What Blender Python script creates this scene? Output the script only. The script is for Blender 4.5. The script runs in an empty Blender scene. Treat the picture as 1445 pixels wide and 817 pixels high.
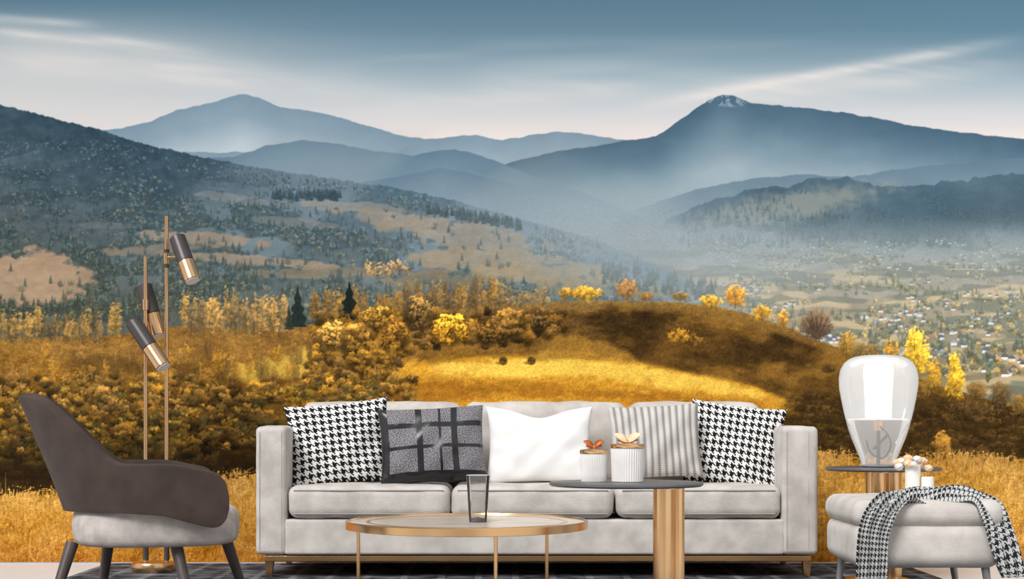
import bpy, bmesh, math
import numpy as np
from mathutils import Vector, Matrix

scene = bpy.context.scene
try:
    scene.view_settings.view_transform = 'Standard'
    scene.view_settings.look = 'None'
except Exception:
    pass

# ---------------------------------------------------------------- camera model
F = 2200.0; H = 0.67; DW = 7.44; CX = 722.5; HY = 595.0
def P(px, py, d):
    s = d / F
    return Vector(((px - CX) * s, d - DW, H - (py - HY) * s))
def S(d): return d / F

# ---------------------------------------------------------------- helpers
def lin(c):
    c = np.asarray(c, dtype=float) / 255.0
    return np.where(c <= 0.04045, c / 12.92, ((c + 0.055) / 1.055) ** 2.4)
def rgba(c):
    l = lin(c); return (float(l[0]), float(l[1]), float(l[2]), 1.0)

def new_mat(name):
    m = bpy.data.materials.new(name); m.use_nodes = True
    nt = m.node_tree
    return m, nt, nt.nodes['Principled BSDF']

def mat(name, col, rough=0.5, metal=0.0, col2=None, nscale=20, bump=0.0, bscale=200, spec=0.5, sheen=0.0, stretch=None):
    m, nt, b = new_mat(name)
    b.inputs['Roughness'].default_value = rough
    b.inputs['Metallic'].default_value = metal
    b.inputs['Specular IOR Level'].default_value = spec
    if sheen: b.inputs['Sheen Weight'].default_value = sheen
    tc = nt.nodes.new('ShaderNodeTexCoord')
    vec = tc.outputs['Object']
    if stretch:
        mp = nt.nodes.new('ShaderNodeMapping'); mp.inputs['Scale'].default_value = stretch
        nt.links.new(vec, mp.inputs[0]); vec = mp.outputs[0]
    n = nt.nodes.new('ShaderNodeTexNoise'); n.inputs['Scale'].default_value = nscale
    n.inputs['Detail'].default_value = 6
    nt.links.new(vec, n.inputs['Vector'])
    r = nt.nodes.new('ShaderNodeValToRGB')
    r.color_ramp.elements[0].position = 0.35; r.color_ramp.elements[1].position = 0.65
    c2 = col2 if col2 else tuple(min(255, x * 0.96) for x in col)
    r.color_ramp.elements[0].color = rgba(c2); r.color_ramp.elements[1].color = rgba(col)
    nt.links.new(n.outputs['Fac'], r.inputs['Fac']); nt.links.new(r.outputs['Color'], b.inputs['Base Color'])
    if bump:
        n2 = nt.nodes.new('ShaderNodeTexNoise'); n2.inputs['Scale'].default_value = bscale
        nt.links.new(tc.outputs['Object'], n2.inputs['Vector'])
        bp = nt.nodes.new('ShaderNodeBump'); bp.inputs['Strength'].default_value = bump; bp.inputs['Distance'].default_value = 0.002
        nt.links.new(n2.outputs['Fac'], bp.inputs['Height']); nt.links.new(bp.outputs[0], b.inputs['Normal'])
    return m

def M(nt, op, a, b=None, c=None):
    n = nt.nodes.new('ShaderNodeMath'); n.operation = op
    for i, v in enumerate((a, b, c)):
        if v is None: continue
        if isinstance(v, (int, float)): n.inputs[i].default_value = v
        else: nt.links.new(v, n.inputs[i])
    return n.outputs[0]

def houndstooth(name, nu, nv, dark=(22, 22, 24), light=(236, 234, 230)):
    m, nt, b = new_mat(name)
    b.inputs['Roughness'].default_value = 0.85; b.inputs['Specular IOR Level'].default_value = 0.2
    tc = nt.nodes.new('ShaderNodeTexCoord'); sp = nt.nodes.new('ShaderNodeSeparateXYZ')
    nt.links.new(tc.outputs['UV'], sp.inputs[0])
    xi = M(nt, 'FLOOR', M(nt, 'MULTIPLY', sp.outputs[0], nu * 8)); yi = M(nt, 'FLOOR', M(nt, 'MULTIPLY', sp.outputs[1], nv * 8))
    warp = M(nt, 'FLOORED_MODULO', M(nt, 'FLOOR', M(nt, 'DIVIDE', xi, 4)), 2)
    weft = M(nt, 'FLOORED_MODULO', M(nt, 'FLOOR', M(nt, 'DIVIDE', yi, 4)), 2)
    sel = M(nt, 'LESS_THAN', M(nt, 'FLOORED_MODULO', M(nt, 'ADD', xi, yi), 4), 1.5)
    out = M(nt, 'ADD', M(nt, 'MULTIPLY', sel, warp), M(nt, 'MULTIPLY', M(nt, 'SUBTRACT', 1, sel), weft))
    mx = nt.nodes.new('ShaderNodeMix'); mx.data_type = 'RGBA'
    mx.inputs[6].default_value = rgba(dark); mx.inputs[7].default_value = rgba(light)
    nt.links.new(out, mx.inputs[0]); nt.links.new(mx.outputs[2], b.inputs['Base Color'])
    return m

def obj(name, verts, faces, material, smooth=True, uvs=None):
    me = bpy.data.meshes.new(name)
    me.from_pydata([tuple(v) for v in verts], [], faces)
    if uvs is not None:
        ul = me.uv_layers.new(name='UVMap')
        for lp in me.loops: ul.data[lp.index].uv = uvs[lp.vertex_index]
    if smooth: me.polygons.foreach_set('use_smooth', [True] * len(me.polygons))
    if material: me.materials.append(material)
    me.update()
    o = bpy.data.objects.new(name, me); scene.collection.objects.link(o)
    return o

def group(name, parts, loc=None):
    e = bpy.data.objects.new(name, None); scene.collection.objects.link(e)
    e.empty_display_size = 0.1
    if loc is not None: e.location = loc
    bpy.context.view_layer.update()
    inv = Matrix.Translation(e.location).inverted()
    for p in parts:
        p.parent = e; p.matrix_parent_inverse = inv
    return e

def softbox(name, x0, x1, y0, y1, z0, z1, r, material, bulge=(0, 0, 0), wob=0.0, nseg=12, seed=0):
    c = Vector(((x0 + x1) / 2, (y0 + y1) / 2, (z0 + z1) / 2)); h = ((x1 - x0) / 2, (y1 - y0) / 2, (z1 - z0) / 2)
    r = min(r, min(h) * 0.98)
    def coords(hh):
        a = [-hh + r * k / 5 for k in range(5)]
        mid = list(np.linspace(-(hh - r), hh - r, nseg + 1)) if hh > r * 1.05 else [-(hh - r), hh - r]
        b = [-q for q in reversed(a)]
        return a + mid + b
    bm = bmesh.new()
    rs = np.random.RandomState(seed); ph = rs.rand(6) * 6.28
    for ax in range(3):
        u, v = [(1, 2), (2, 0), (0, 1)][ax]
        cu, cv = coords(h[u]), coords(h[v])
        for sg in (-1, 1):
            g = []
            for a in cu:
                row = []
                for b in cv:
                    p = [0, 0, 0]; p[ax] = sg * h[ax]; p[u] = a; p[v] = b
                    q = [max(-(h[i] - r), min(h[i] - r, p[i])) for i in range(3)]
                    dd = Vector([p[i] - q[i] for i in range(3)])
                    n = dd.normalized() if dd.length > 0 else Vector((0, 0, 0))
                    w = Vector(q) + n * r
                    f = [max(0, 1 - (w[i] / h[i]) ** 2) for i in range(3)]
                    for i in range(3):
                        j, k = (i + 1) % 3, (i + 2) % 3
                        w[i] += (1 if w[i] > 0 else -1) * bulge[i] * f[j] ** .6 * f[k] ** .6 * abs(w[i] / h[i])
                    if wob:
                        w += n * wob * (math.sin(w.x * 23 + ph[0]) * math.sin(w.y * 19 + ph[1]) + math.sin(w.x * 41 + w.z * 37 + ph[2]) * .5)
                    row.append(bm.verts.new(w + c))
                g.append(row)
            for i in range(len(cu) - 1):
                for j in range(len(cv) - 1):
                    fs = (g[i][j], g[i + 1][j], g[i + 1][j + 1], g[i][j + 1])
                    if sg < 0: fs = fs[::-1]
                    bm.faces.new(fs)
    bmesh.ops.remove_doubles(bm, verts=bm.verts, dist=1e-5)
    me = bpy.data.meshes.new(name); bm.to_mesh(me); bm.free()
    me.polygons.foreach_set('use_smooth', [True] * len(me.polygons))
    me.materials.append(material)
    o = bpy.data.objects.new(name, me); scene.collection.objects.link(o)
    return o

def lathe(name, prof, c, material, seg=64, flute=0, famp=0.0, sx=1, sy=1, power=1.0, cap=True):
    vs, fs = [], []
    for (r, z) in prof:
        for k in range(seg):
            a = 2 * math.pi * k / seg
            rr = r * (1 + famp * math.cos(flute * a)) if flute else r
            ca, sa = math.cos(a), math.sin(a)
            if power != 1: ca = math.copysign(abs(ca) ** power, ca); sa = math.copysign(abs(sa) ** power, sa)
            vs.append((c[0] + rr * sx * ca, c[1] + rr * sy * sa, c[2] + z))
    for i in range(len(prof) - 1):
        for k in range(seg):
            k2 = (k + 1) % seg
            fs.append((i * seg + k, i * seg + k2, (i + 1) * seg + k2, (i + 1) * seg + k))
    if cap:
        fs.append(tuple(range(seg))[::-1]); fs.append(tuple((len(prof) - 1) * seg + k for k in range(seg)))
    o = obj(name, vs, fs, material)
    es = o.modifiers.new('es', 'EDGE_SPLIT'); es.split_angle = math.radians(40)
    return o

def rod(name, p0, p1, r0, material, r1=None, seg=24, bev=0.0):
    r1 = r0 if r1 is None else r1
    p0 = Vector(p0); p1 = Vector(p1); d = (p1 - p0); L = d.length; q = d.to_track_quat('Z', 'Y')
    prof = [(r0, 0), (r1, L)]
    if bev: prof = [(r0 - bev, 0), (r0, bev), (r1, L - bev), (r1 - bev, L)]
    o = lathe(name, prof, (0, 0, 0), material, seg)
    o.data.transform(Matrix.Translation(p0) @ q.to_matrix().to_4x4())
    return o

def tube_path(name, pts, r, material, res=8):
    cu = bpy.data.curves.new(name, 'CURVE'); cu.dimensions = '3D'; cu.bevel_depth = r; cu.bevel_resolution = 4; cu.resolution_u = res
    sp = cu.splines.new('NURBS'); sp.points.add(len(pts) - 1)
    for i, p in enumerate(pts): sp.points[i].co = (p[0], p[1], p[2], 1)
    sp.use_endpoint_u = True; sp.order_u = 3
    cu.materials.append(material)
    o = bpy.data.objects.new(name, cu); scene.collection.objects.link(o); return o

# ---------------------------------------------------------------- materials
GOLD = mat('brushed_gold', (236, 190, 138), 0.22, 1.0, (226, 178, 126), 6)
PALEGOLD = mat('pale_gold', (222, 184, 142), 0.25, 1.0, (210, 170, 128), 6)
SOFA = mat('sofa_velvet', (214, 207, 200), 0.85, 0, (188, 181, 174), 11, 1.0, 240, 0.2, 0.2)
SOFA2 = mat('pouf_velvet', (218, 210, 203), 0.85, 0, (196, 188, 181), 11, 0.8, 240, 0.2, 0.2)
SEAM = mat('seam_piping', (168, 162, 156), 0.9)
BROWN = mat('chair_brown_leather', (78, 63, 57), 0.62, 0, (66, 53, 48), 14, 0.3, 420, 0.3)
CHSEAT = mat('chair_seat_fabric', (206, 196, 190), 0.9, 0, (178, 168, 162), 22, 0.8, 300, 0.2)
WOODD = mat('dark_leg_wood', (84, 72, 68), 0.45, 0, (66, 56, 52), 5, stretch=(8, 8, 1))
DARKMET = mat('graphite_metal', (86, 80, 80), 0.38, 0.55, (78, 72, 72), 8)
GREYTOP = mat('grey_table_top', (104, 104, 108), 0.35, 0.1, (94, 94, 98), 5)
STONE = mat('pale_stone_top', (216, 204, 190), 0.25, 0, (196, 182, 166), 3, stretch=(1, 3, 1))
WHITE = mat('white_cotton', (246, 244, 242), 0.85, 0, (240, 238, 236), 6, 0.3, 300, 0.2)
CREAM = mat('candle_wax', (248, 244, 238), 0.5)
ORANGE = mat('copper_orange', (205, 112, 50), 0.4, 0.35, (170, 85, 35), 30)
PEACH = mat('peach_petals', (252, 222, 188), 0.7, 0, (242, 196, 154), 40)
LEAF = mat('leaf_green', (96, 108, 66), 0.7)
CERAM = mat('ribbed_ceramic', (238, 234, 230), 0.22, 0, (222, 218, 214), 10)

def clearglass(name, tint, body, rough=0.03, glow=0.0):
    m = bpy.data.materials.new(name); m.use_nodes = True; nt = m.node_tree; nt.nodes.clear()
    out = nt.nodes.new('ShaderNodeOutputMaterial')
    t = nt.nodes.new('ShaderNodeBsdfTransparent'); t.inputs[0].default_value = rgba(tint)
    d = nt.nodes.new('ShaderNodeBsdfDiffuse'); d.inputs[0].default_value = rgba((250, 250, 249))
    tl = nt.nodes.new('ShaderNodeBsdfTranslucent'); tl.inputs[0].default_value = rgba((250, 250, 249))
    g = nt.nodes.new('ShaderNodeBsdfGlossy'); g.inputs['Roughness'].default_value = rough
    dm = nt.nodes.new('ShaderNodeMixShader'); dm.inputs[0].default_value = 0.4
    nt.links.new(d.outputs[0], dm.inputs[1]); nt.links.new(tl.outputs[0], dm.inputs[2])
    a = nt.nodes.new('ShaderNodeMixShader'); a.inputs[0].default_value = body
    nt.links.new(t.outputs[0], a.inputs[1]); nt.links.new(dm.outputs[0], a.inputs[2])
    lw = nt.nodes.new('ShaderNodeFresnel'); lw.inputs[0].default_value = 1.3
    b = nt.nodes.new('ShaderNodeMixShader')
    nt.links.new(lw.outputs[0], b.inputs[0]); nt.links.new(a.outputs[0], b.inputs[1]); nt.links.new(g.outputs[0], b.inputs[2])
    last = b
    if glow:
        em = nt.nodes.new('ShaderNodeEmission'); em.inputs[1].default_value = glow; em.inputs[0].default_value = (1, .98, .95, 1)
        ad = nt.nodes.new('ShaderNodeAddShader'); nt.links.new(b.outputs[0], ad.inputs[0]); nt.links.new(em.outputs[0], ad.inputs[1]); last = ad
    nt.links.new(last.outputs[0], out.inputs[0]); return m
OPAL = clearglass('opal_lamp_glass', (250, 250, 250), 0.42, 0.08, 0.13)
CLEAR = clearglass('clear_lamp_glass', (250, 248, 246), 0.27, 0.03, 0.10)
SMOKE = clearglass('tumbler_glass', (247, 246, 246), 0.05)

# ---------------------------------------------------------------- mural painting (vertex colours, printed wallpaper)
_tabs = {}
def vn(x, y, seed):
    if seed not in _tabs: _tabs[seed] = np.random.RandomState(seed).rand(256, 256).astype(np.float32)
    T = _tabs[seed]
    x0 = np.floor(x); y0 = np.floor(y); fx = x - x0; fy = y - y0
    fx = fx * fx * (3 - 2 * fx); fy = fy * fy * (3 - 2 * fy)
    xi = x0.astype(np.int64) & 255; yi = y0.astype(np.int64) & 255; x1 = (xi + 1) & 255; y1 = (yi + 1) & 255
    return (T[yi, xi] * (1 - fx) + T[yi, x1] * fx) * (1 - fy) + (T[y1, xi] * (1 - fx) + T[y1, x1] * fx) * fy
def fbm(x, y, o=4, seed=1):
    xr_ = x * .866 + y * .5; yr_ = -x * .5 + y * .866
    s = 0; a = 1; t = 0
    for k in range(o):
        s = s + a * vn(xr_ * 2 ** k + 17 * k, yr_ * 2 ** k + 31 * k, seed + k); t += a; a *= 0.55
    return s / t
def ss(a, b, x):
    t = np.clip((x - a) / (b - a), 0, 1); return t * t * (3 - 2 * t)

xs = np.concatenate([np.arange(-283, -60, 5.0), np.arange(-60, 1505, 1.15), np.arange(1505, 1730, 5.0)])
ys = np.arange(-6, 794.0, 1.15); ys[-1] = 793.2
NX, NY = len(xs), len(ys)
X, Y = np.meshgrid(xs, ys)
img = np.zeros((NY, NX, 3))
def C(*c): return np.array(c, dtype=float)
def over(m, col):
    global img
    m = np.clip(m, 0, 1)[..., None]
    img = img * (1 - m) + col * m
def ramp(t, keys):
    k = [a for a, _ in keys]
    return np.stack([np.interp(t, k, [c[i] for _, c in keys]) for i in range(3)], -1)
def ridge(pts): return np.interp(xs, [p[0] for p in pts], [p[1] for p in pts])[None, :]
def below(r, soft=1.2): return np.clip((Y - r) / soft + .5, 0, 1)
def band(pts_t, pts_b, soft=6, nz=0):
    a = ridge(pts_t); b = ridge(pts_b)
    x0 = pts_t[0][0]; x1 = pts_t[-1][0]
    return ss(-soft, soft, Y - a + nz) * ss(-soft, soft, b - Y + nz) * ss(x0 - soft * 3, x0 + soft * 3, X + nz) * ss(-x1 - soft * 3, -x1 + soft * 3, -X + nz)
def ell(cx, cy, rx, ry, ang=0, soft=.5, nz=0):
    a = math.radians(ang); dx = X - cx; dy = Y - cy
    u = (dx * math.cos(a) + dy * math.sin(a)) / rx; v = (-dx * math.sin(a) + dy * math.cos(a)) / ry
    return 1 - ss(1 - soft / 2, 1 + soft / 2, np.sqrt(u * u + v * v) + nz)

N2 = fbm(X / 2.4, Y / 2.4, 2, 3); N4 = fbm(X / 5.5, Y / 5.0, 3, 9); N9 = fbm(X / 11, Y / 9, 4, 15)
N30 = fbm(X / 40, Y / 22, 5, 23); N90 = fbm(X / 110, Y / 60, 5, 31)
G = vn(X / 1.9 + 60 * N30, Y / 10, 41) * .6 + vn(X / 1.5, Y / 5 + 7, 43) * .4
GH = fbm(X / 9 + Y / 9, Y / 4.5 - X / 30, 4, 47)

# sky
img[:] = ramp(Y, [(-10, C(84, 114, 132)), (40, C(97, 126, 143)), (80, C(126, 149, 163)), (120, C(162, 177, 185)), (160, C(200, 201, 203)), (200, C(230, 217, 211))])
over(np.exp(-((X - 30) / 330) ** 2) * ss(-5, 80, Y) * .66, C(206, 201, 198))
over(ss(900, 1500, X) * (1 - ss(30, 110, Y)) * .3, C(88, 128, 150))
cl2 = vn(X / 90, (Y - X * .12) / 9, 57) * .6 + vn(X / 40, (Y - X * .12) / 5, 58) * .4
cl3 = vn(X / 260 + 9, (Y + X * .04) / 26, 59) * .6 + vn(X / 120, (Y + X * .04) / 13, 60) * .4
over(ss(.4, .9, cl3) * .28 * (1 - ss(150, 220, Y)) * ss(40, 90, Y), C(200, 201, 203))
for (xa, ya, xb, yb, w, st) in [(-80, 22, 150, 36, 6, .6), (-60, 38, 300, 74, 10, .55), (-60, 80, 420, 110, 22, .4), (120, 90, 620, 140, 20, .35), (870, 156, 1460, 52, 9, .7), (930, 150, 1460, 92, 18, .5), (650, 115, 960, 132, 14, .3), (500, 150, 900, 130, 14, .3)]:
    t = (X - xa) / (xb - xa); yy = ya + (yb - ya) * t
    over(np.exp(-((Y - yy) / w) ** 2) * ss(-.05, .3, t) * (1 - ss(.65, 1.05, t)) * st * (.45 + .8 * cl2), C(226, 217, 211))

def mount(pts, keys, jit=1.0, tex=6, soft=1.3, alpha=1.0, xr=None):
    r = ridge(pts) + (fbm(xs[None, :] / 14, xs[None, :] * 0 + pts[0][1], 3, 61) - .5) * jit * 4
    col = ramp(Y - r, keys) + (N30 - .5)[..., None] * tex * 2
    m = below(r, soft) * alpha
    if xr is not None: m = m * xr
    over(m, col)
mount([(-300, 190), (120, 186), (170, 182), (215, 170), (250, 155), (290, 147), (320, 138), (346, 132), (366, 138), (395, 151), (430, 155), (470, 163), (520, 178), (560, 190), (600, 196), (640, 199), (800, 205)],
      [(0, C(118, 142, 158)), (30, C(136, 156, 170)), (75, C(180, 191, 197)), (120, C(190, 196, 200))], 1, 5)
mount([(560, 215), (600, 196), (640, 193), (670, 190), (710, 198), (745, 191), (785, 186), (830, 190), (880, 197), (960, 205), (1800, 215)],
      [(0, C(122, 144, 159)), (40, C(152, 169, 180)), (90, C(176, 187, 194))], 1, 5)
mount([(600, 290), (700, 235), (780, 215), (840, 206), (890, 197), (925, 192), (945, 180), (975, 158), (1000, 142), (1020, 134), (1035, 135), (1056, 144), (1090, 149), (1140, 153), (1200, 160), (1270, 174), (1340, 185), (1445, 196), (1760, 225)],
      [(0, C(72, 98, 117)), (25, C(86, 113, 131)), (60, C(116, 140, 154)), (100, C(150, 167, 176)), (150, C(162, 177, 184))], 1, 7)
over(ell(1022, 142, 30, 8, 8) * ss(.5, .66, N4) * .5, C(186, 194, 202))
mount([(-300, 230), (330, 222), (380, 204), (430, 198), (480, 203), (530, 214), (580, 219), (640, 210), (680, 220), (740, 243), (800, 264), (860, 288), (960, 330)],
      [(0, C(98, 124, 142)), (40, C(116, 140, 155)), (90, C(148, 164, 173))], 1, 6)
mount([(400, 262), (480, 262), (560, 250), (625, 236), (670, 246), (730, 262), (800, 272), (870, 292), (960, 330)],
      [(0, C(102, 126, 143)), (40, C(126, 147, 160)), (90, C(150, 164, 170))], 1, 6)
over(ss(228, 300, Y) * ss(640, 840, X) * .8, C(152, 168, 175))
mount([(820, 330), (900, 294), (980, 268), (1060, 252), (1130, 246), (1200, 250), (1260, 240), (1340, 231), (1445, 222), (1760, 205)],
      [(0, C(98, 122, 138)), (30, C(106, 129, 143)), (90, C(140, 156, 162))], 1, 6, alpha=.8, xr=ss(860, 1000, X))
nr = [(880, 345), (950, 305), (1000, 283), (1060, 268), (1110, 264), (1150, 252), (1190, 248), (1235, 261), (1290, 262), (1350, 254), (1445, 243), (1760, 225)]
mount(nr, [(0, C(78, 102, 117)), (40, C(84, 106, 118)), (75, C(98, 116, 122)), (110, C(124, 138, 140))], 3, 14, xr=ss(900, 1000, X))
over(ell(1110, 292, 125, 20, -10, 1.0, (N9 - .5)) * .55, C(164, 164, 150))
over(ell(1380, 300, 190, 30, -6, .9, (N30 - .5)) * .4, C(62, 84, 98))
vf = ridge([(760, 330), (850, 318), (950, 320), (1050, 326), (1150, 340), (1250, 350), (1350, 350), (1445, 343), (1760, 335)]) + (N9 - .5) * 26
col = ramp(Y, [(310, C(138, 153, 159)), (350, C(140, 150, 150)), (390, C(154, 152, 140)), (440, C(158, 148, 126)), (520, C(134, 122, 96))]) + (N30 - .5)[..., None] * 30 + (N9 - .5)[..., None] * 24
over(ss(-12, 12, Y - vf) * ss(780, 900, X), col)
over(ss(.48, .6, vn(X / 80, Y / 11, 71) * .6 + vn(X / 34, Y / 6, 72) * .4) * ss(350, 400, Y) * ss(900, 1000, X) * .7, C(206, 184, 142))
over(ss(.52, .62, vn(X / 60, Y / 9, 77) * .6 + vn(X / 22, Y / 6, 78) * .4) * ss(335, 360, Y) * ss(860, 960, X) * .6, C(98, 108, 96))
# left big hill
lr = [(-300, 100), (0, 148), (40, 157), (80, 168), (140, 183), (200, 203), (260, 216), (330, 230), (400, 243), (470, 252), (550, 264), (630, 280), (700, 300), (760, 316), (850, 342), (930, 376), (1000, 410), (1060, 440), (1100, 480), (1800, 900)]
r = ridge(lr) + (fbm(xs[None, :] / 5, xs[None, :] * 0, 3, 81) - .5) * 5
dep = Y - r
base = ramp(dep, [(0, C(54, 74, 87)), (50, C(62, 81, 92)), (130, C(76, 91, 97)), (220, C(88, 95, 92)), (330, C(96, 94, 80))])
haze = ramp(dep, [(0, C(106, 129, 143)), (60, C(116, 135, 144)), (160, C(120, 130, 126))])
hz = ss(100, 900, X)[..., None]
base = base * (1 - hz) + haze * hz + (N30 - .5)[..., None] * 30 + (N9 - .5)[..., None] * 22 + (N4 - .5)[..., None] * 12
land = below(r, 1.5) * (1 - ss(940, 1090, X + (N30 - .5) * 90))
over(land, base)
sh = vn((X + Y * 1.2) / 130, X * 0 + 4.0, 88)
over(ss(.35, .9, sh) * .5 * ss(170, 240, Y) * (1 - ss(360, 430, Y)) * (1 - ss(700, 1000, X)), C(136, 152, 160))
FM = np.zeros_like(X)
def field(cx, cy, rx, ry, a, c, st=.85):
    global FM
    m = ell(cx, cy, rx, ry, a, .3, (N30 - .5) * 1.1 + (N9 - .5) * .6) * st * land
    FM = np.maximum(FM, m); over(m, C(*c) + (GH - .5)[..., None] * 22 + (N30 - .5)[..., None] * 24)
field(40, 395, 78, 36, 2, (184, 152, 122)); field(-150, 400, 100, 30, 0, (170, 142, 114))
field(270, 336, 100, 9, 3, (158, 140, 122)); field(360, 368, 120, 7, 4, (164, 144, 124)); field(330, 280, 60, 6, 8, (132, 136, 136), .6)
field(210, 352, 70, 8, -4, (150, 130, 110), .7); field(500, 292, 80, 8, 4, (148, 143, 134), .7)
field(650, 330, 118, 22, 10, (154, 145, 129), .85); field(690, 366, 95, 16, 2, (164, 149, 126), .85); field(560, 310, 76, 11, 8, (150, 141, 127), .7)
field(780, 388, 120, 14, 2, (170, 150, 116), .8); field(480, 385, 130, 8, 0, (150, 133, 108), .7); field(860, 408, 110, 11, 3, (160, 144, 110), .6)
field(620, 397, 100, 9, 0, (142, 126, 98), .7); field(420, 315, 60, 6, 6, (138, 134, 126), .6); field(160, 318, 50, 5, 0, (130, 130, 126), .4)
dens = fbm(X / 75, Y / 26, 4, 99)
fm = ss(.49, .55, dens + (N4 - .5) * .06) * land * (1 - FM) * ss(8, 40, dep)
over(fm * .6, ramp(dep, [(0, C(52, 72, 84)), (120, C(54, 70, 76)), (260, C(58, 66, 58))]) * (1 - hz * .55) + C(104, 122, 130) * hz * .55 + (N4 - .5)[..., None] * 26)

rng = np.random.RandomState(7)
def win(x0, x1, y0, y1):
    return slice(max(0, np.searchsorted(ys, y0)), min(NY, np.searchsorted(ys, y1))), slice(max(0, np.searchsorted(xs, x0)), min(NX, np.searchsorted(xs, x1)))
def stamp(sl, m, col):
    m = np.clip(m, 0, 1)[..., None]; img[sl] = img[sl] * (1 - m) + col * m
def blob(cx, cy, rx, ry, c, al=1.0, edge=.9, shade=.8, top=.35):
    sl = win(cx - rx * 1.5, cx + rx * 1.5, cy - ry * 1.5, cy + ry * 1.5)
    x = X[sl]; y = Y[sl]
    if x.size == 0: return
    nn = N4[sl] * .5 + N2[sl] * .5 if max(rx, ry) > 7 else N2[sl]
    u = (x - cx) / rx; v = (y - cy) / ry
    m = np.clip((1 - u * u - v * v + (nn - .5) * 2.8 * edge) * 1.8, 0, 1) * al
    k = 1 + (nn - .5) * 1.5 * shade - v * top + u * .10
    stamp(sl, m, C(*c) * np.clip(k, .3, 1.5)[..., None])
def conifer(cx, base, w, h, c, al=1.0):
    sl = win(cx - w, cx + w, base - h, base + 1)
    x = X[sl]; y = Y[sl]
    if x.size == 0: return
    t = (y - (base - h)) / h
    m = np.clip((w * .5 * t * (.75 + .5 * N2[sl] + .25 * np.sin(t * 26)) + .5 - np.abs(x - cx)) / 1.0, 0, 1) * (t > 0) * (t < 1)
    stamp(sl, m * al, C(*c) * (.8 + .5 * N2[sl])[..., None])
def trunk(cx, y0, y1, c, w=.9, al=.8):
    sl = win(cx - 4, cx + 4, y0, y1); x = X[sl]
    if x.size: stamp(sl, np.clip(w + .3 - np.abs(x - cx - (N9[sl] - .5) * 3), 0, 1) * al, C(*c))
def house(cx, cy, w, roof, wall):
    sl = win(cx - w, cx + w, cy - w, cy + w); x = X[sl]; y = Y[sl]
    if x.size == 0: return
    stamp(sl, np.clip(w * .5 - np.abs(x - cx) + .4, 0, 1) * np.clip(w * .28 - np.abs(y - cy - w * .2) + .4, 0, 1), C(*wall))
    stamp(sl, np.clip((w * .62 + (y - cy) * .9) - np.abs(x - cx), 0, 1) * np.clip(w * .3 - np.abs(y - cy + w * .2) + .3, 0, 1), C(*roof))
def at_(A_, x, y): return A_[min(NY - 1, np.searchsorted(ys, y)), min(NX - 1, np.searchsorted(xs, x))]

# right hill forest texture
pts = sorted([(rng.uniform(262, 352), rng.uniform(960, 1725)) for _ in range(1500)])
for y, x in pts:
    if y < np.interp(x, [p[0] for p in nr], [p[1] for p in nr]) + 8: continue
    if at_(dens, x, y) < .45: continue
    t = (y - 262) / 90; conifer(x, y, 3.5 + 3 * t, 7 + 8 * t, C(72, 94, 106) * (1 - t) + C(78, 94, 96) * t, .45)

cnt = 0; pts = []; tries = 0
lx_ = [p[0] for p in lr]; ly_ = [p[1] for p in lr]
while cnt < 5600 and tries < 200000:
    tries += 1
    x = rng.uniform(-280, 1000); y = rng.uniform(200, 455)
    if y < np.interp(x, lx_, ly_) + 6: continue
    if at_(FM, x, y) > .25 and rng.rand() < .94: continue
    if at_(dens, x, y) < .5 and rng.rand() < .8: continue
    pts.append((y, x)); cnt += 1
for y, x in sorted(pts):
    t = min(1, max(0, (y - 220) / 220)); hz_ = min(1, max(0, x / 900)) * .6
    c = (C(62, 80, 90) * (1 - t) + C(62, 70, 60) * t) * (1 - hz_) + C(108, 126, 132) * hz_
    if rng.rand() < .16 * t + .03: c = c * .65 + C(150, 120, 80) * .35
    s = 2.8 + 5.0 * t
    if rng.rand() < .5: conifer(x, y, s * .9, s * 2.1, c * .92, .65)
    else: blob(x, y, s * .9, s * .8, c * 1.04, .6)
for _ in range(110):
    x = rng.uniform(600, 735); conifer(x, 300 + (x - 600) * .17 + rng.uniform(-3, 3), 6, 14, (70, 86, 90), .85)
for _ in range(70):
    x = rng.uniform(385, 480); conifer(x, 280 + rng.uniform(-3, 4), 6, 13, (56, 74, 82), .85)
for _ in range(120):
    x = rng.uniform(850, 1010); conifer(x, 392 + (x - 860) * .17 + rng.uniform(-14, 12), 7, 16, (80, 92, 90), .8)
for _ in range(34):
    x = rng.uniform(515, 575); blob(x, 378 + rng.uniform(-6, 8), 4.5, 7, (160, 132, 94), .6)
# village
hclus = vn(X / 46, Y / 16, 121) * .6 + vn(X / 20, Y / 9, 122) * .4
pts = []
for _ in range(3400):
    x = rng.uniform(900, 1725); y = 338 + 190 * rng.rand() ** 1.02
    if x < 985 + (y - 338) * .45: continue
    pts.append((y, x))
for y, x in sorted(pts):
    t = max(0, (y - 345) / 175); hz_ = (1 - t) * .5 + .25 * max(0, (1200 - x) / 250)
    hz_ = min(.75, max(0, hz_))
    k = rng.rand(); cl = at_(hclus, x, y)
    s = 2.4 + 5.2 * t
    H_ = C(150, 160, 163)
    if cl > .54 and k < .42:
        roof = [C(88, 98, 116), C(132, 96, 82), C(150, 158, 172), C(96, 88, 90)][rng.randint(4)]; wall = C(236, 232, 226)
        house(x, y, s * rng.uniform(1.0, 1.5), roof * (1 - hz_) + H_ * hz_, wall * (1 - hz_ * .6) + H_ * hz_ * .6)
    elif cl < .42: continue
    elif k < .56: blob(x, y, s * .7, s * .8, C(170, 136, 76) * (1 - hz_) + H_ * hz_, .7)
    elif k < .86: blob(x, y, s * 1.2, s * .75, C(92, 96, 72) * (1 - hz_) + H_ * hz_, .75)
    else: conifer(x, y, s * 1.0, s * 2.2, C(70, 82, 70) * (1 - hz_) + H_ * hz_, .75)
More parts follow.
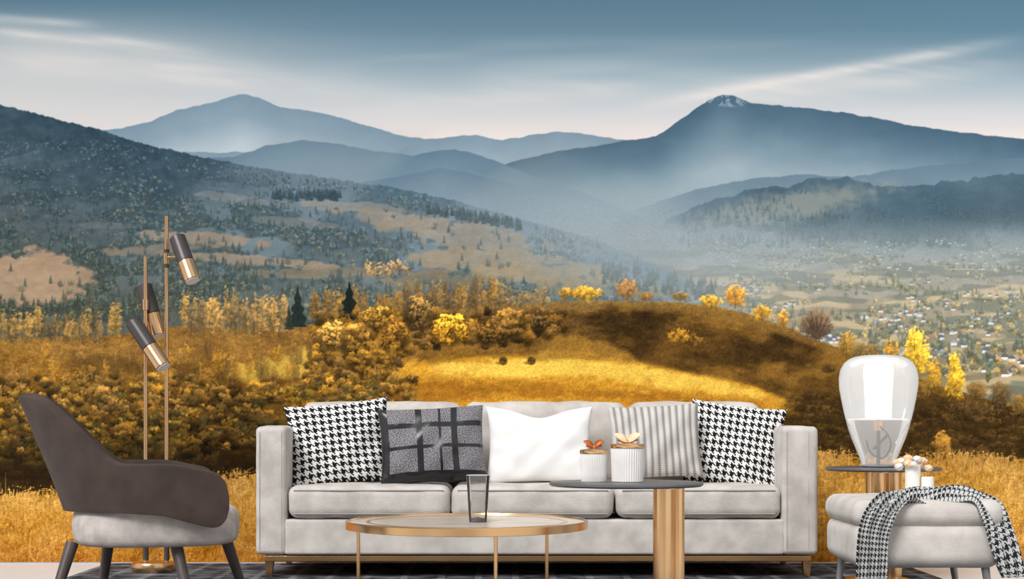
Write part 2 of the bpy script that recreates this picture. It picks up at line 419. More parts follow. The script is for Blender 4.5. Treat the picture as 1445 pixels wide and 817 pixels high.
for (xa, ya, xb, yb) in [(1010, 352, 1445, 378), (1040, 395, 1445, 420), (1180, 505, 1445, 440), (1230, 360, 1400, 520), (1060, 430, 1300, 470)]:
    for q in range(90):
        t = rng.rand(); x = xa + (xb - xa) * t; y = ya + (yb - ya) * t + 5 * math.sin(t * 9) + rng.uniform(-1.5, 1.5); u = (y - 345) / 175
        if rng.rand() < .5: conifer(x, y, 3 + 4 * u, 6 + 9 * u, C(96, 106, 96), .6)
        else: blob(x, y, 3 + 3 * u, 2.5 + 3 * u, C(110, 108, 80), .6)
over(ss(300, 335, Y) * (1 - ss(340, 430, Y)) * ss(700, 860, X) * .42, C(154, 166, 171))
over(ell(930, 345, 200, 66, 8, 1.6) * .55, C(156, 168, 174))
over(ss(330, 380, Y) * (1 - ss(440, 560, Y)) * ss(880, 1000, X) * .12, C(204, 200, 190))

# foreground hill
fr_p = [(-300, 470), (0, 478), (60, 476), (150, 474), (200, 468), (250, 460), (320, 461), (400, 464), (450, 455), (500, 445), (560, 436), (640, 430), (720, 427), (800, 425), (900, 425), (960, 427), (1010, 432), (1060, 444), (1110, 462), (1160, 482), (1220, 506), (1280, 528), (1340, 548), (1400, 566), (1445, 578), (1760, 640)]
fr = ridge(fr_p) + (fbm(xs[None, :] / 4, xs[None, :] * 0, 3, 101) - .5) * 4
FH = below(fr, 1.5)
gt = (N2 - .5)[..., None] * C(44, 34, 14) + (GH - .5)[..., None] * C(50, 38, 14) + (N30 - .5)[..., None] * C(60, 46, 20) + (N9 - .5)[..., None] * C(34, 26, 10)
over(FH, ramp(Y, [(425, C(150, 116, 62)), (470, C(140, 102, 48)), (520, C(140, 98, 38)), (600, C(80, 55, 22)), (650, C(60, 42, 18))]) + gt)
nz = (N30 - .5) * 34 + (N9 - .5) * 18
over(FH * band([(660, 446), (740, 438), (860, 432), (900, 445)], [(660, 474), (740, 490), (830, 498), (900, 500)], 8, nz) * .75, C(84, 60, 28) + gt * .6)
over(FH * band([(545, 522), (600, 508), (680, 499), (760, 501), (830, 497), (900, 512), (1000, 528), (1060, 542), (1130, 570)], [(545, 545), (600, 575), (680, 600), (800, 600), (900, 600), (1000, 600), (1060, 592), (1130, 580)], 5, nz * .4), C(210, 152, 48) + gt * .9)
over(FH * band([(620, 513), (700, 509), (780, 501), (850, 505), (960, 524), (1040, 541), (1075, 552)], [(620, 528), (700, 530), (780, 532), (850, 536), (960, 550), (1040, 559), (1075, 563)], 6, nz * .6) * .9, C(248, 202, 84) + gt * .7)
over(FH * band([(560, 535), (700, 540), (860, 548), (1000, 560), (1080, 566)], [(560, 575), (700, 556), (860, 562), (1000, 575), (1080, 590)], 6, nz * .9) * .7, C(152, 98, 28) + gt * .6)
over(FH * band([(600, 500), (720, 494), (860, 500)], [(600, 510), (720, 502), (860, 512)], 4, nz * .6) * .6, C(110, 78, 28) + gt * .5)
over(FH * band([(770, 470), (840, 478), (900, 496)], [(770, 500), (840, 508), (900, 520)], 7, nz * .8) * .5, C(196, 146, 56) + gt * .5)
over(FH * band([(820, 446), (870, 434), (930, 430), (1000, 438), (1060, 452), (1120, 474), (1200, 503), (1300, 540), (1445, 588), (1760, 660)], [(820, 452), (850, 476), (900, 508), (950, 522), (1000, 530), (1060, 542), (1120, 566), (1160, 600), (1200, 650), (1445, 680), (1760, 700)], 6, nz * .5) * .95, C(60, 43, 20) + gt * .5 + ss(.48, .7, N90)[..., None] * C(46, 32, 12) + ss(.5, .62, N30)[..., None] * C(22, 16, 6))
over(FH * ss(1085, 1135, X + (Y - 560) * .2) * ss(555, 580, Y) * .8, C(54, 39, 18) + gt * .4)
over(FH * band([(880, 428), (960, 430), (1010, 436), (1060, 449), (1110, 468), (1180, 495)], [(880, 440), (960, 441), (1010, 448), (1060, 460), (1110, 476), (1180, 501)], 4, nz * .3) * .6, C(146, 110, 52) + gt * .6)
over(FH * band([(60, 486), (150, 480), (250, 468), (330, 470), (440, 470)], [(60, 505), (150, 515), (250, 512), (330, 505), (440, 500)], 7, nz * .7) * .8, C(154, 112, 54) + gt)
over(FH * band([(100, 500), (200, 508), (300, 520)], [(100, 520), (200, 524), (300, 530)], 5, nz) * .6, C(84, 60, 28))
over(FH * band([(310, 524), (350, 514), (400, 500), (440, 492)], [(310, 534), (350, 538), (400, 534), (440, 530)], 5, nz * .5) * .9, C(222, 180, 76) + gt * .5)
for hx in (710, 750): blob(hx, 509, 7, 7, (84, 58, 28), 1, .15, .5); blob(hx - 4, 512, 9, 2.5, (120, 84, 30), .6, .2)

autumn = [(164, 116, 44), (140, 100, 44), (186, 134, 46), (118, 88, 42), (102, 78, 40), (148, 108, 54)]
def A(): return autumn[rng.randint(len(autumn))]
for x0, x1, y0_, hh, n, cs in [(-280, 165, 478, 42, 110, [(114, 94, 62), (140, 110, 66), (94, 80, 56), (160, 124, 64)]), (258, 405, 466, 52, 48, [(152, 120, 72), (178, 138, 74), (118, 98, 64)]),
                             (440, 560, 452, 44, 34, [(122, 96, 56), (148, 110, 54)]), (555, 715, 440, 46, 60, [(126, 100, 62), (140, 108, 58), (104, 84, 56)]), (700, 800, 428, 22, 20, [(136, 114, 78)])]:
    for _ in range(n):
        x = rng.uniform(x0, x1); h_ = hh * rng.uniform(.55, 1.15); y = y0_ + rng.uniform(-3, 8)
        blob(x, y - h_ * .5, rng.uniform(4, 9), h_ * .52, cs[rng.randint(len(cs))], .75, 1.0, .9, .2)
        trunk(x, y - h_ * .85, y, (190, 170, 136) if rng.rand() < .4 else (74, 58, 42), .4, .5)
conifer(420, 462, 27, 60, (36, 46, 42)); conifer(493, 452, 30, 56, (28, 36, 32)); conifer(408, 465, 14, 34, (50, 56, 46))
for x, y, rx, ry, c in [(825, 414, 28, 11, (206, 156, 54)), (800, 414, 14, 9, (180, 134, 54)), (885, 408, 17, 16, (160, 118, 70)), (912, 418, 12, 8, (146, 110, 60)), (960, 418, 12, 7, (140, 112, 66)),
                        (1003, 425, 17, 9, (212, 158, 54)), (1038, 418, 16, 18, (206, 146, 62)), (1075, 441, 14, 11, (204, 150, 54)), (1105, 450, 9, 14, (196, 142, 58)), (1152, 458, 26, 24, (122, 98, 74)),
                        (960, 474, 20, 11, (172, 122, 42)), (985, 482, 11, 7, (118, 84, 36)), (1195, 486, 13, 20, (160, 122, 52)), (1222, 500, 22, 18, (118, 92, 48)), (1258, 498, 12, 22, (184, 136, 54)),
                        (1294, 504, 21, 38, (230, 180, 54)), (1290, 478, 12, 18, (240, 194, 66)), (1318, 530, 13, 24, (190, 142, 48)), (1348, 538, 15, 30, (224, 170, 48)), (1346, 512, 8, 14, (230, 180, 56)), (1378, 552, 16, 16, (116, 88, 44)),
                        (1412, 560, 18, 22, (96, 74, 42)), (1440, 572, 18, 18, (126, 94, 46)), (1500, 580, 40, 30, (140, 104, 48)), (1600, 600, 50, 30, (116, 88, 44)), (1155, 578, 20, 10, (88, 64, 30)),
                        (1395, 530, 5, 11, (96, 100, 70)), (1170, 520, 12, 8, (80, 60, 30)), (1240, 520, 26, 14, (96, 74, 40)), (1290, 546, 30, 16, (120, 90, 40)), (1370, 580, 40, 16, (84, 62, 32))]:
    blob(x, y, rx, ry, c, .95, .75, .95); trunk(x, y, y + ry, (60, 44, 26), .6, .5)
for k in range(24):
    a = math.pi * (1.05 + .9 * rng.rand()); L = rng.uniform(14, 28)
    for q in range(14): blob(1152 + math.cos(a) * L * q / 14, 478 + math.sin(a) * L * q / 14 * 1.6, 1.5, 1.5, (80, 62, 48), .6)
pts = []
for _ in range(700):
    x = rng.uniform(440, 800); y = rng.uniform(440, 560)
    if x > 560 and y > 478 + (620 - x) * .12 + rng.uniform(0, 20): continue
    if y > 545: continue
    pts.append((y, x))
for y, x in sorted(pts):
    c = C(*A()) * rng.uniform(.42, .95); blob(x, y, rng.uniform(6, 14), rng.uniform(5, 11), c, .9, .7, 1.0, .6)
for x, y, rx, ry, c in [(635, 464, 28, 25, (204, 146, 44)), (715, 456, 33, 23, (132, 96, 44)), (690, 470, 22, 14, (108, 78, 36)), (505, 478, 34, 26, (150, 108, 46)), (555, 470, 26, 28, (140, 98, 38)),
                        (470, 470, 22, 24, (176, 132, 62)), (590, 440, 25, 25, (126, 96, 52)), (520, 510, 34, 20, (122, 88, 34)), (530, 445, 23, 19, (160, 118, 48)), (760, 452, 14, 20, (94, 70, 38))]:
    blob(x, y + 4, rx, ry, C(*c) * .62, 1, .5, 1.0, .45)
    for _ in range(26):
        a = rng.rand() * 6.28; q = rng.rand() ** .5
        xx = x + math.cos(a) * q * rx * .8; yy = y + math.sin(a) * q * ry * .8
        blob(xx, yy, rx * .24, ry * .22, C(*c) * (1.1 - .45 * (yy - y) / ry), .75, .7, 1.0, .6)
# left bush mass
pts = []
for _ in range(2200):
    x = rng.uniform(-280, 590); y = rng.uniform(528, 672)
    if y < 528 + 18 * math.sin(x / 70.) and rng.rand() < .7: continue
    if 300 < x < 430 and y < 545: continue
    pts.append((y, x))
for y, x in sorted(pts):
    t = (y - 520) / 150
    c = C(*A()) * (1.05 - .72 * t) * rng.uniform(.5, 1.12) * (.75 + .5 * at_(N90, x, y))
    if rng.rand() < .25: c = c * .65 + C(110, 112, 52) * .22
    blob(x, y, rng.uniform(6, 15), rng.uniform(5, 12), c, .92, .7, 1.0, .7)
    if rng.rand() < .35 * (1 - t): blob(x - 2, y - 5, 5, 3.5, C(212, 158, 66) * (1 - .3 * t), .45, 1.0, 1.0)
for _ in range(60):
    x = rng.uniform(0, 560); y = rng.uniform(500, 545); blob(x, y - 8, rng.uniform(5, 10), rng.uniform(10, 20), C(*A()) * .95, .55, 1.0, .9); trunk(x, y - 25, y, (200, 170, 120), .4, .4)
over(band([(-300, 640), (0, 655), (360, 640), (620, 620)], [(-300, 700), (0, 705), (360, 690), (620, 700)], 14, nz) * .7, C(44, 30, 14))
for _ in range(420):
    x = rng.uniform(1100, 1725); y = rng.uniform(560 + max(0, (x - 1200) * .12), 640)
    blob(x, y, rng.uniform(6, 15), rng.uniform(3, 7), C(104, 76, 34) * rng.uniform(.4, .95), .5, .8, .9)
blob(1330, 628, 14, 24, (156, 110, 44), 1, .7)
# foreground grass
fg = ridge([(-300, 690), (0, 700), (120, 688), (250, 676), (360, 668), (620, 655), (900, 640), (1150, 640), (1250, 643), (1350, 640), (1445, 646), (1760, 640)]) - (G - .5) * 26 - (N30 - .5) * 14
over(ss(-3, 3, Y - fg), ramp(Y, [(640, C(170, 122, 54)), (680, C(194, 142, 62)), (730, C(200, 144, 60)), (795, C(172, 112, 40))]) + (G - .5)[..., None] * C(100, 86, 50) + (N30 - .5)[..., None] * 64 + (N2 - .5)[..., None] * 34)
for _ in range(1200):
    x = rng.uniform(-280, 1725); y = rng.uniform(690, 790) if x < 620 else rng.uniform(655, 790)
    trunk(x, y - rng.uniform(10, 26), y, C(236, 198, 120) if rng.rand() < .55 else C(116, 74, 28), .4, .5)
# photographic grain of foliage / grass
grain = rng.rand(NY, NX) - .5
img *= (1 + grain * (ss(225, 320, Y) * .07 + FH * .16))[..., None]
img = np.clip(img, 6, 252)

col = lin(img)
ws = DW / F
VX = (X - CX) * ws; VZ = H - (Y - HY) * ws
VZ = np.clip(VZ, 0.0, None)
co = np.stack([VX, np.zeros_like(VX), VZ], -1).reshape(-1, 3).astype(np.float32)
me = bpy.data.meshes.new('wall_mural')
idx = np.arange(NX * NY).reshape(NY, NX)
quads = np.stack([idx[1:, :-1], idx[1:, 1:], idx[:-1, 1:], idx[:-1, :-1]], -1).reshape(-1, 4).astype(np.int32)
nf = len(quads)
me.vertices.add(NX * NY); me.vertices.foreach_set('co', co.ravel())
me.loops.add(nf * 4); me.loops.foreach_set('vertex_index', quads.ravel())
me.polygons.add(nf); me.polygons.foreach_set('loop_start', np.arange(0, nf * 4, 4, dtype=np.int32))
me.update(calc_edges=True)
ca = me.color_attributes.new('mural', 'FLOAT_COLOR', 'POINT')
ca.data.foreach_set('color', np.concatenate([col.reshape(-1, 3), np.ones((NX * NY, 1))], 1).astype(np.float32).ravel())
mm, nt, b = new_mat('printed_landscape_wallpaper')
at = nt.nodes.new('ShaderNodeAttribute'); at.attribute_name = 'mural'
nt.links.new(at.outputs['Color'], b.inputs['Base Color'])
b.inputs['Roughness'].default_value = 0.95; b.inputs['Specular IOR Level'].default_value = 0.05
me.materials.append(mm)
mural = bpy.data.objects.new('wall_mural', me); scene.collection.objects.link(mural)

def box(name, x0, x1, y0, y1, z0, z1, m):
    v = [(x, y, z) for x in (x0, x1) for y in (y0, y1) for z in (z0, z1)]
    f = [(0, 1, 3, 2), (4, 6, 7, 5), (0, 4, 5, 1), (2, 3, 7, 6), (0, 2, 6, 4), (1, 5, 7, 3)]
    return obj(name, v, f, m, False)
WALLM = mat('wall_paint', (225, 225, 225), 0.9)
box('wall_back', -3.4, 3.4, 0.004, 0.15, -0.006, 2.72, WALLM)
FLOORM = mat('white_glossy_floor', (232, 235, 238), 0.3, 0, (226, 229, 232), 2)
box('floor', -3.4, 3.4, -8.5, 0.15, -0.1, -0.0065, FLOORM)

# rug
m, nt, b = new_mat('charcoal_rug'); b.inputs['Roughness'].default_value = 0.95; b.inputs['Specular IOR Level'].default_value = .1
tc = nt.nodes.new('ShaderNodeTexCoord'); sp = nt.nodes.new('ShaderNodeSeparateXYZ'); nt.links.new(tc.outputs['Object'], sp.inputs[0])
nz_ = nt.nodes.new('ShaderNodeTexNoise'); nz_.inputs['Scale'].default_value = 9; nz_.inputs['Detail'].default_value = 8; nt.links.new(tc.outputs['Object'], nz_.inputs['Vector'])
lx = M(nt, 'LESS_THAN', M(nt, 'FLOORED_MODULO', sp.outputs[0], 0.16), 0.03)
ly = M(nt, 'LESS_THAN', M(nt, 'FLOORED_MODULO', sp.outputs[1], 0.21), 0.04)
ln = M(nt, 'MULTIPLY', M(nt, 'MAXIMUM', lx, ly), 0.25)
fac = M(nt, 'ADD', ln, M(nt, 'MULTIPLY', M(nt, 'SUBTRACT', nz_.outputs['Fac'], .42), 1.5))
rp = nt.nodes.new('ShaderNodeValToRGB'); rp.color_ramp.elements[0].color = rgba((46, 46, 50)); rp.color_ramp.elements[1].color = rgba((150, 150, 154)); rp.color_ramp.elements[1].position = .8
nt.links.new(fac, rp.inputs[0]); nt.links.new(rp.outputs[0], b.inputs['Base Color'])
softbox('rug', -1.92, 1.84, -3.3, -0.05, -0.006, -0.0004, 0.0025, m)

# ---------------------------------------------------------------- sofa
fd = 6.70; y0 = fd - DW; s_ = S(fd)
xl = (360 - CX) * s_; xr = (1155 - CX) * s_
xil = (404 - CX) * s_; xir = (1104 - CX) * s_
yb = -0.03
parts = []
def zz(py, d=fd): return H - (py - HY) * S(d)
parts.append(softbox('arm_left', xl, xil, y0, yb, zz(783), zz(602), 0.022, SOFA, (0, .004, .004), .0014, seed=1))
parts.append(softbox('arm_right', xir, xr, y0, yb, zz(783), zz(602), 0.022, SOFA, (0, .004, .004), .0014, seed=2))
parts.append(softbox('seat_base', xil - .01, xir + .01, y0 + .004, yb, zz(783), zz(733), 0.012, SOFA, (0, .002, 0)))
parts.append(softbox('back_frame', xil - .01, xir + .01, yb - .12, yb, zz(783), 0.70, 0.03, SOFA))
bx = [xil + .002, (636 - CX) * s_, (868 - CX) * s_, xir - .002]
for i in range(3):
    parts.append(softbox('seat_cushion_%d' % (i + 1), bx[i] + .003, bx[i + 1] - .003, y0 - .008, yb - .28, zz(731), zz(686), 0.04, SOFA, (0, .008, .008), .0022, seed=i + 5))
bs = S(7.12); bb = [xil + .005, (653 - CX) * bs, (887 - CX) * bs, xir - .015]
for i in range(3):
    parts.append(softbox('back_cushion_%d' % (i + 1), bb[i] + .004, bb[i + 1] - .004, 7.12 - DW, yb - .10, .39, zz(568, 7.15), 0.05, SOFA, (.0, .028, .006), .0028, seed=i + 11))
parts.append(softbox('base_rail', xl + .035, xr - .03, y0 + .02, yb - .02, zz(793), zz(784.5), 0.003, GOLD))
for nm, lx2, ly2 in (('leg_1', 378, y0 + .05), ('leg_2', 1141, y0 + .05), ('leg_3', 378, yb - .07), ('leg_4', 1141, yb - .07)):
    x = (lx2 - CX) * s_
    w = .018
    v = [(x - w, ly2 - w, zz(793)), (x + w, ly2 - w, zz(793)), (x + w, ly2 + w, zz(793)), (x - w, ly2 + w, zz(793))]
    w2 = .012
    v += [(x - w2, ly2 - w2, 0), (x + w2, ly2 - w2, 0), (x + w2, ly2 + w2, 0), (x - w2, ly2 + w2, 0)]
    f = [(0, 1, 2, 3), (7, 6, 5, 4), (0, 4, 5, 1), (1, 5, 6, 2), (2, 6, 7, 3), (3, 7, 4, 0)]
    parts.append(obj(nm, v, f, GOLD, False))
for i in range(3):
    for zc, nm in ((zz(692), 'a'), (zz(725), 'b')):
        a, b2 = bx[i] + .03, bx[i + 1] - .03
        parts.append(tube_path('piping_%d%s' % (i, nm), [(a, y0 - .008, zc), ((a + b2) / 2, y0 - .017, zc), (b2, y0 - .008, zc)], .0028, SEAM))
for nm, xa in (('arm_seam_1', xl + .02), ('arm_seam_2', xir + .02)):
    xb = xa + (xil - xl) - .04; za = zz(775); zb2 = zz(610)
    parts.append(tube_path(nm, [(xa, y0 - .0015, za), (xa, y0 - .0035, (za + zb2) / 2), (xa, y0 - .0015, zb2)], .0014, SEAM))
    parts.append(tube_path(nm + 'b', [(xb, y0 - .0015, za), (xb, y0 - .0035, (za + zb2) / 2), (xb, y0 - .0015, zb2)], .0014, SEAM))
group('sofa', parts, ((xl + xr) / 2, y0 / 2, 0))

# ---------------------------------------------------------------- pillows
def pillow(name, cx, cy, wpx, hpx, d, roll, material, t=.07, pin=.07, chop=0, lean=14, yaw=0, seed=0):
    n = 48; w = wpx * S(d); h = hpx * S(d); vs = []; uv = []; fs = []
    rs = np.random.RandomState(seed); ph = rs.rand(8) * 6.28
    for side in (1, -1):
        for i in range(n + 1):
            for j in range(n + 1):
                u = math.sin((-1 + 2 * i / n) * math.pi / 2); v = math.sin((-1 + 2 * j / n) * math.pi / 2)
                x = w / 2 * u * (1 - pin * (1 - v * v)); y = h / 2 * v * (1 - pin * (1 - u * u))
                y -= chop * math.exp(-(u / .45) ** 2) * ((v + 1) / 2) ** 2.5
                th = t * (max(0, (1 - u ** 2)) * max(0, (1 - v ** 2))) ** .42
                cr = (abs(u) * abs(v)) ** 1.2
                th *= 1 + .28 * math.sin(8 * u + 6 * v + ph[0]) * cr + .07 * math.sin(9 * u - 6 * v + ph[1]) + .05 * math.sin(15 * u * v + ph[2]) - chop * 3.0 * math.exp(-(u / .25) ** 2) * max(0, v)
                vs.append((x, -side * th, y)); uv.append(((u + 1) / 2, (v + 1) / 2))
    N = (n + 1) ** 2
    for sd in (0, 1):
        for i in range(n):
            for j in range(n):
                a = sd * N + i * (n + 1) + j; q = (a, a + n + 1, a + n + 2, a + 1)
                fs.append(q if sd == 0 else q[::-1])
    o = obj(name, vs, fs, material, True, uv)
    bm = bmesh.new(); bm.from_mesh(o.data); bmesh.ops.remove_doubles(bm, verts=bm.verts, dist=1e-5); bm.to_mesh(o.data); bm.free()
    c = P(cx, cy, d)
    o.matrix_world = Matrix.Translation(c) @ Matrix.Rotation(math.radians(yaw), 4, 'Z') @ Matrix.Rotation(math.radians(-lean), 4, 'X') @ Matrix.Rotation(math.radians(roll), 4, 'Y')
    return o
HT = houndstooth('houndstooth_pillow_fabric', 12.5, 11)
m, nt, b = new_mat('tweed_ribbon_fabric'); TW = m
tc = nt.nodes.new('ShaderNodeTexCoord'); sp = nt.nodes.new('ShaderNodeSeparateXYZ'); nt.links.new(tc.outputs['UV'], sp.inputs[0])
n1 = nt.nodes.new('ShaderNodeTexNoise'); n1.inputs['Scale'].default_value = 90; n1.inputs['Detail'].default_value = 3; nt.links.new(tc.outputs['UV'], n1.inputs['Vector'])
r1 = nt.nodes.new('ShaderNodeValToRGB'); r1.color_ramp.elements[0].position = .40; r1.color_ramp.elements[1].position = .64
r1.color_ramp.elements[0].color = rgba((56, 54, 58)); r1.color_ramp.elements[1].color = rgba((168, 164, 168)); nt.links.new(n1.outputs['Fac'], r1.inputs[0])
def strip(src, c0, hw): return M(nt, 'LESS_THAN', M(nt, 'ABSOLUTE', M(nt, 'SUBTRACT', src, c0)), hw)
fac = strip(sp.outputs[1], .05, .07)
for src, c0, hw in ((sp.outputs[1], .44, .022), (sp.outputs[1], .74, .035), (sp.outputs[0], .38, .03), (sp.outputs[0], .58, .012), (sp.outputs[0], .72, .03), (sp.outputs[0], .02, .06)):
    fac = M(nt, 'MAXIMUM', fac, strip(src, c0, hw))
mx = nt.nodes.new('ShaderNodeMix'); mx.data_type = 'RGBA'; nt.links.new(fac, mx.inputs[0]); nt.links.new(r1.outputs[0], mx.inputs[6]); mx.inputs[7].default_value = rgba((34, 33, 36))
nt.links.new(mx.outputs[2], b.inputs['Base Color'])
nt.links.new(M(nt, 'SUBTRACT', .8, M(nt, 'MULTIPLY', fac, .52)), b.inputs['Roughness'])
m, nt, b = new_mat('striped_fabric'); ST = m; b.inputs['Roughness'].default_value = .8
tc = nt.nodes.new('ShaderNodeTexCoord'); sp = nt.nodes.new('ShaderNodeSeparateXYZ'); nt.links.new(tc.outputs['UV'], sp.inputs[0])
w1 = M(nt, 'SINE', M(nt, 'MULTIPLY', sp.outputs[0], 6.283 * 13)); w2 = M(nt, 'MULTIPLY', M(nt, 'SINE', M(nt, 'MULTIPLY', sp.outputs[1], 6.283 * 40)), .3)
fc = M(nt, 'ADD', M(nt, 'MULTIPLY', M(nt, 'ADD', w1, w2), .45), .5)
rp = nt.nodes.new('ShaderNodeValToRGB'); rp.color_ramp.elements[0].color = rgba((140, 134, 130)); rp.color_ramp.elements[1].color = rgba((206, 201, 196)); rp.color_ramp.elements[0].position = .1; rp.color_ramp.elements[1].position = .6
nt.links.new(fc, rp.inputs[0]); nt.links.new(rp.outputs[0], b.inputs['Base Color'])
bp = nt.nodes.new('ShaderNodeBump'); bp.inputs['Strength'].default_value = .6; bp.inputs['Distance'].default_value = .004; nt.links.new(fc, bp.inputs['Height']); nt.links.new(bp.outputs[0], b.inputs['Normal'])

pillow('houndstooth_throw_pillow', 480, 626, 146, 122, 6.96, -6, HT, yaw=6, seed=1)
pillow('houndstooth_throw_pillow.001', 1037, 629, 134, 122, 6.98, 7, HT, yaw=-6, seed=2)
pillow('tweed_ribbon_pillow', 610, 628, 150, 110, 6.86, -3, TW, yaw=3, pin=.05, seed=3)
pillow('white_throw_pillow', 761, 628, 152, 112, 6.92, 0, WHITE, chop=.04, pin=.08, seed=4)
pillow('striped_throw_pillow', 925, 623, 128, 106, 6.87, -3, ST, yaw=-2, pin=.05, seed=5)

# ---------------------------------------------------------------- floor lamp
ld = 6.98; ls = S(ld); parts = []
byl = ld - DW
zl = lambda py: H - (py - HY) * ls
pA = (P(205.5, 0, ld).x, byl, 0); pB = (P(235, 0, ld).x, byl, 0)
parts.append(lathe('base_plate', [(.092, 0), (.095, .004), (.095, .038), (.092, .042)], ((pA[0] + pB[0]) / 2 - .012, byl, 0), PALEGOLD))
parts.append(rod('pole_1', (pA[0], byl, .03), (pA[0], byl, zl(362)), .009, PALEGOLD))
parts.append(rod('pole_2', (pB[0], byl, .03), (pB[0], byl, zl(305)), .009, PALEGOLD))
parts.append(rod('dark_core', (pA[0] + .001, byl - .001, .05), (pA[0] + .001, byl - .001, zl(765)), .0125, DARKMET))
parts.append(rod('dark_core_2', (pB[0] + .001, byl - .001, .05), (pB[0] + .001, byl - .001, zl(765)), .0125, DARKMET))
LENS = mat('lamp_lens', (235, 232, 228), .4)
def spot(k, a, b2, r, dd, da=0, db=0):
    p0 = P(a[0], a[1], ld + dd + da); p1 = P(b2[0], b2[1], ld + dd + db); ax = p1 - p0
    parts.append(rod('spot_%d_body' % k, p0, p0 + ax * .56, r, DARKMET, bev=.003, seg=40))
    parts.append(rod('spot_%d_collar' % k, p0 + ax * .56, p0 + ax * .985, r * 1.02, PALEGOLD, bev=.002, seg=40))
    parts.append(rod('spot_%d_lens' % k, p0 + ax * .975, p1, r * .86, LENS, seg=40))
spot(1, (250, 335), (272, 397), .036, -.07, .0, -.06)
spot(2, (203, 403), (224, 475), .036, .06, 0, -.03)
spot(3, (188, 454), (231, 519), .036, -.08, 0, -.06)
for k, (x, py) in enumerate(((pB[0], 365), (pA[0], 430), (pA[0], 487))):
    parts.append(rod('clamp_%d' % k, (x, byl, zl(py + 8)), (x, byl, zl(py - 8)), .014, PALEGOLD, bev=.002))
parts.append(rod('arm_1', (pB[0], byl, zl(363)), P(256, 362, ld - .07), .005, PALEGOLD))
parts.append(rod('arm_2', (pA[0], byl, zl(430)), P(212, 432, ld + .06), .005, PALEGOLD))
parts.append(rod('arm_3', (pA[0], byl, zl(487)), P(207, 484, ld - .08), .005, PALEGOLD))
parts.append(rod('top_arm', (pB[0], byl, zl(352)), (pB[0], byl, zl(378)), .012, DARKMET))
group('floor_lamp', parts, (pA[0], byl, 0))

# ---------------------------------------------------------------- armchair
cyy = 5.22 - DW; cxx = -1.175; parts = []
CH = Matrix.Translation((cxx, cyy, 0)) @ Matrix.Rotation(math.radians(14), 4, 'Z'); CHI = CH.inverted()
nt_, nz2 = 110, 16
vs = []; fs = []
def smooth(a, b_, x):
    t = min(1, max(0, (x - a) / (b_ - a))); return t * t * (3 - 2 * t)
for i in range(nt_ + 1):
    t = -1 + 2 * i / nt_; ta = abs(t); sg = 1 if t >= 0 else -1
    zt = .757 - .005 * (ta / .12) ** 3 if ta < .12 else .752 - (.752 - .535) * smooth(.11, .38, ta) - .03 * smooth(.5, 1, ta)
    zb = .385 - .055 * smooth(.3, 1, ta)
    if ta > .86:
        q = (ta - .86) / .14; k = .075 * (1 - math.sqrt(max(0, 1 - q * q))); zt -= k; zb += k * .9
    for j in range(nz2 + 1):
        f = j / nz2; z = zb + (zt - zb) * f
        g = max(0, (z - .34) / .41)
        leanb = .155 * g ** 1.1
        if ta < .5:
            ph = ta * math.pi
            nx_, ny_ = -math.cos(ph), math.sin(ph) * sg
            x = nx_ * .285; y = ny_ * .285
            off = leanb * (math.cos(ph) ** 2) + (.05 * g ** .8) * (math.sin(ph) ** 2)
        else:
            x = (ta - .5) * 2 * .205; y = sg * (.285); nx_, ny_ = 0, sg; off = .05 * g ** .8
        vs.append((x + nx_ * off, y + ny_ * off, z))
for i in range(nt_):
    for j in range(nz2):
        a = i * (nz2 + 1) + j; fs.append((a, a + 1, a + nz2 + 2, a + nz2 + 1))
sh_ = obj('backrest_shell', vs, fs, BROWN)
so = sh_.modifiers.new('so', 'SOLIDIFY'); so.thickness = .034; so.offset = 0
bv = sh_.modifiers.new('bv', 'BEVEL'); bv.width = .012; bv.segments = 3; bv.limit_method = 'ANGLE'; bv.angle_limit = math.radians(50)
parts.append(sh_)
prof = [(.001, .268), (.9, .268), (.96, .276), (.985, .29), (1, .315), (1, .345), (.985, .368), (.95, .383), (.88, .392), (.6, .398), (.001, .40)]
parts.append(lathe('seat', [(p[0] * .28, p[1]) for p in prof], (-0.015, 0, 0), CHSEAT, 72, sx=.97, sy=.95, power=.74))
for k, (tx, td, bx_, bd) in enumerate(((102, 5.08, 62, 4.98), (248, 5.05, 278, 4.96), (318, 5.34, 355, 5.42), (154, 5.36, 140, 5.44))):
    a = P(tx, 0, td); a.z = .275; b2 = P(bx_, 0, bd); b2.z = 0
    parts.append(rod('leg_%d' % (k + 1), CHI @ a, CHI @ b2, .021, WOODD, .012))
e = group('armchair', parts)
e.location = (cxx, cyy, 0); e.rotation_euler = (0, 0, math.radians(14))

# ---------------------------------------------------------------- coffee table
cd = 5.47; cs = S(cd); c0 = P(659, 735, cd); R = 171 * cs; zt = c0.z; parts = []
parts.append(lathe('rim_band', [(R - .012, zt - .026), (R, zt - .024), (R, zt), (R - .004, zt + .003), (R - .010, zt + .003), (R - .012, zt - .002), (R - .012, zt - .026)], (c0.x, c0.y, 0), GOLD, 128, cap=False))
parts.append(lathe('table_top', [(R - .012, zt - .016), (R - .012, zt - .002)], (c0.x, c0.y, 0), STONE, 128))
parts.append(lathe('inner_ring', [(R * .80, zt - .002), (R * .80, zt - .0008), (R * .83, zt - .0008), (R * .83, zt - .002)], (c0.x, c0.y, 0), GOLD, 128, cap=False))
for k, a in enumerate((-75, 45, 165)):
    a = math.radians(a); q = Vector((c0.x + (R - .02) * math.cos(a), c0.y + (R - .02) * math.sin(a), 0))
    parts.append(rod('leg_%d' % (k + 1), q, q + Vector((0, 0, zt - .015)), .0065, GOLD))
group('coffee_table', parts, (c0.x, c0.y, 0))
gx = P(674.5, 733, cd - .03); g0 = zt - .0018
hh = .163; ra, rb = .030, .041
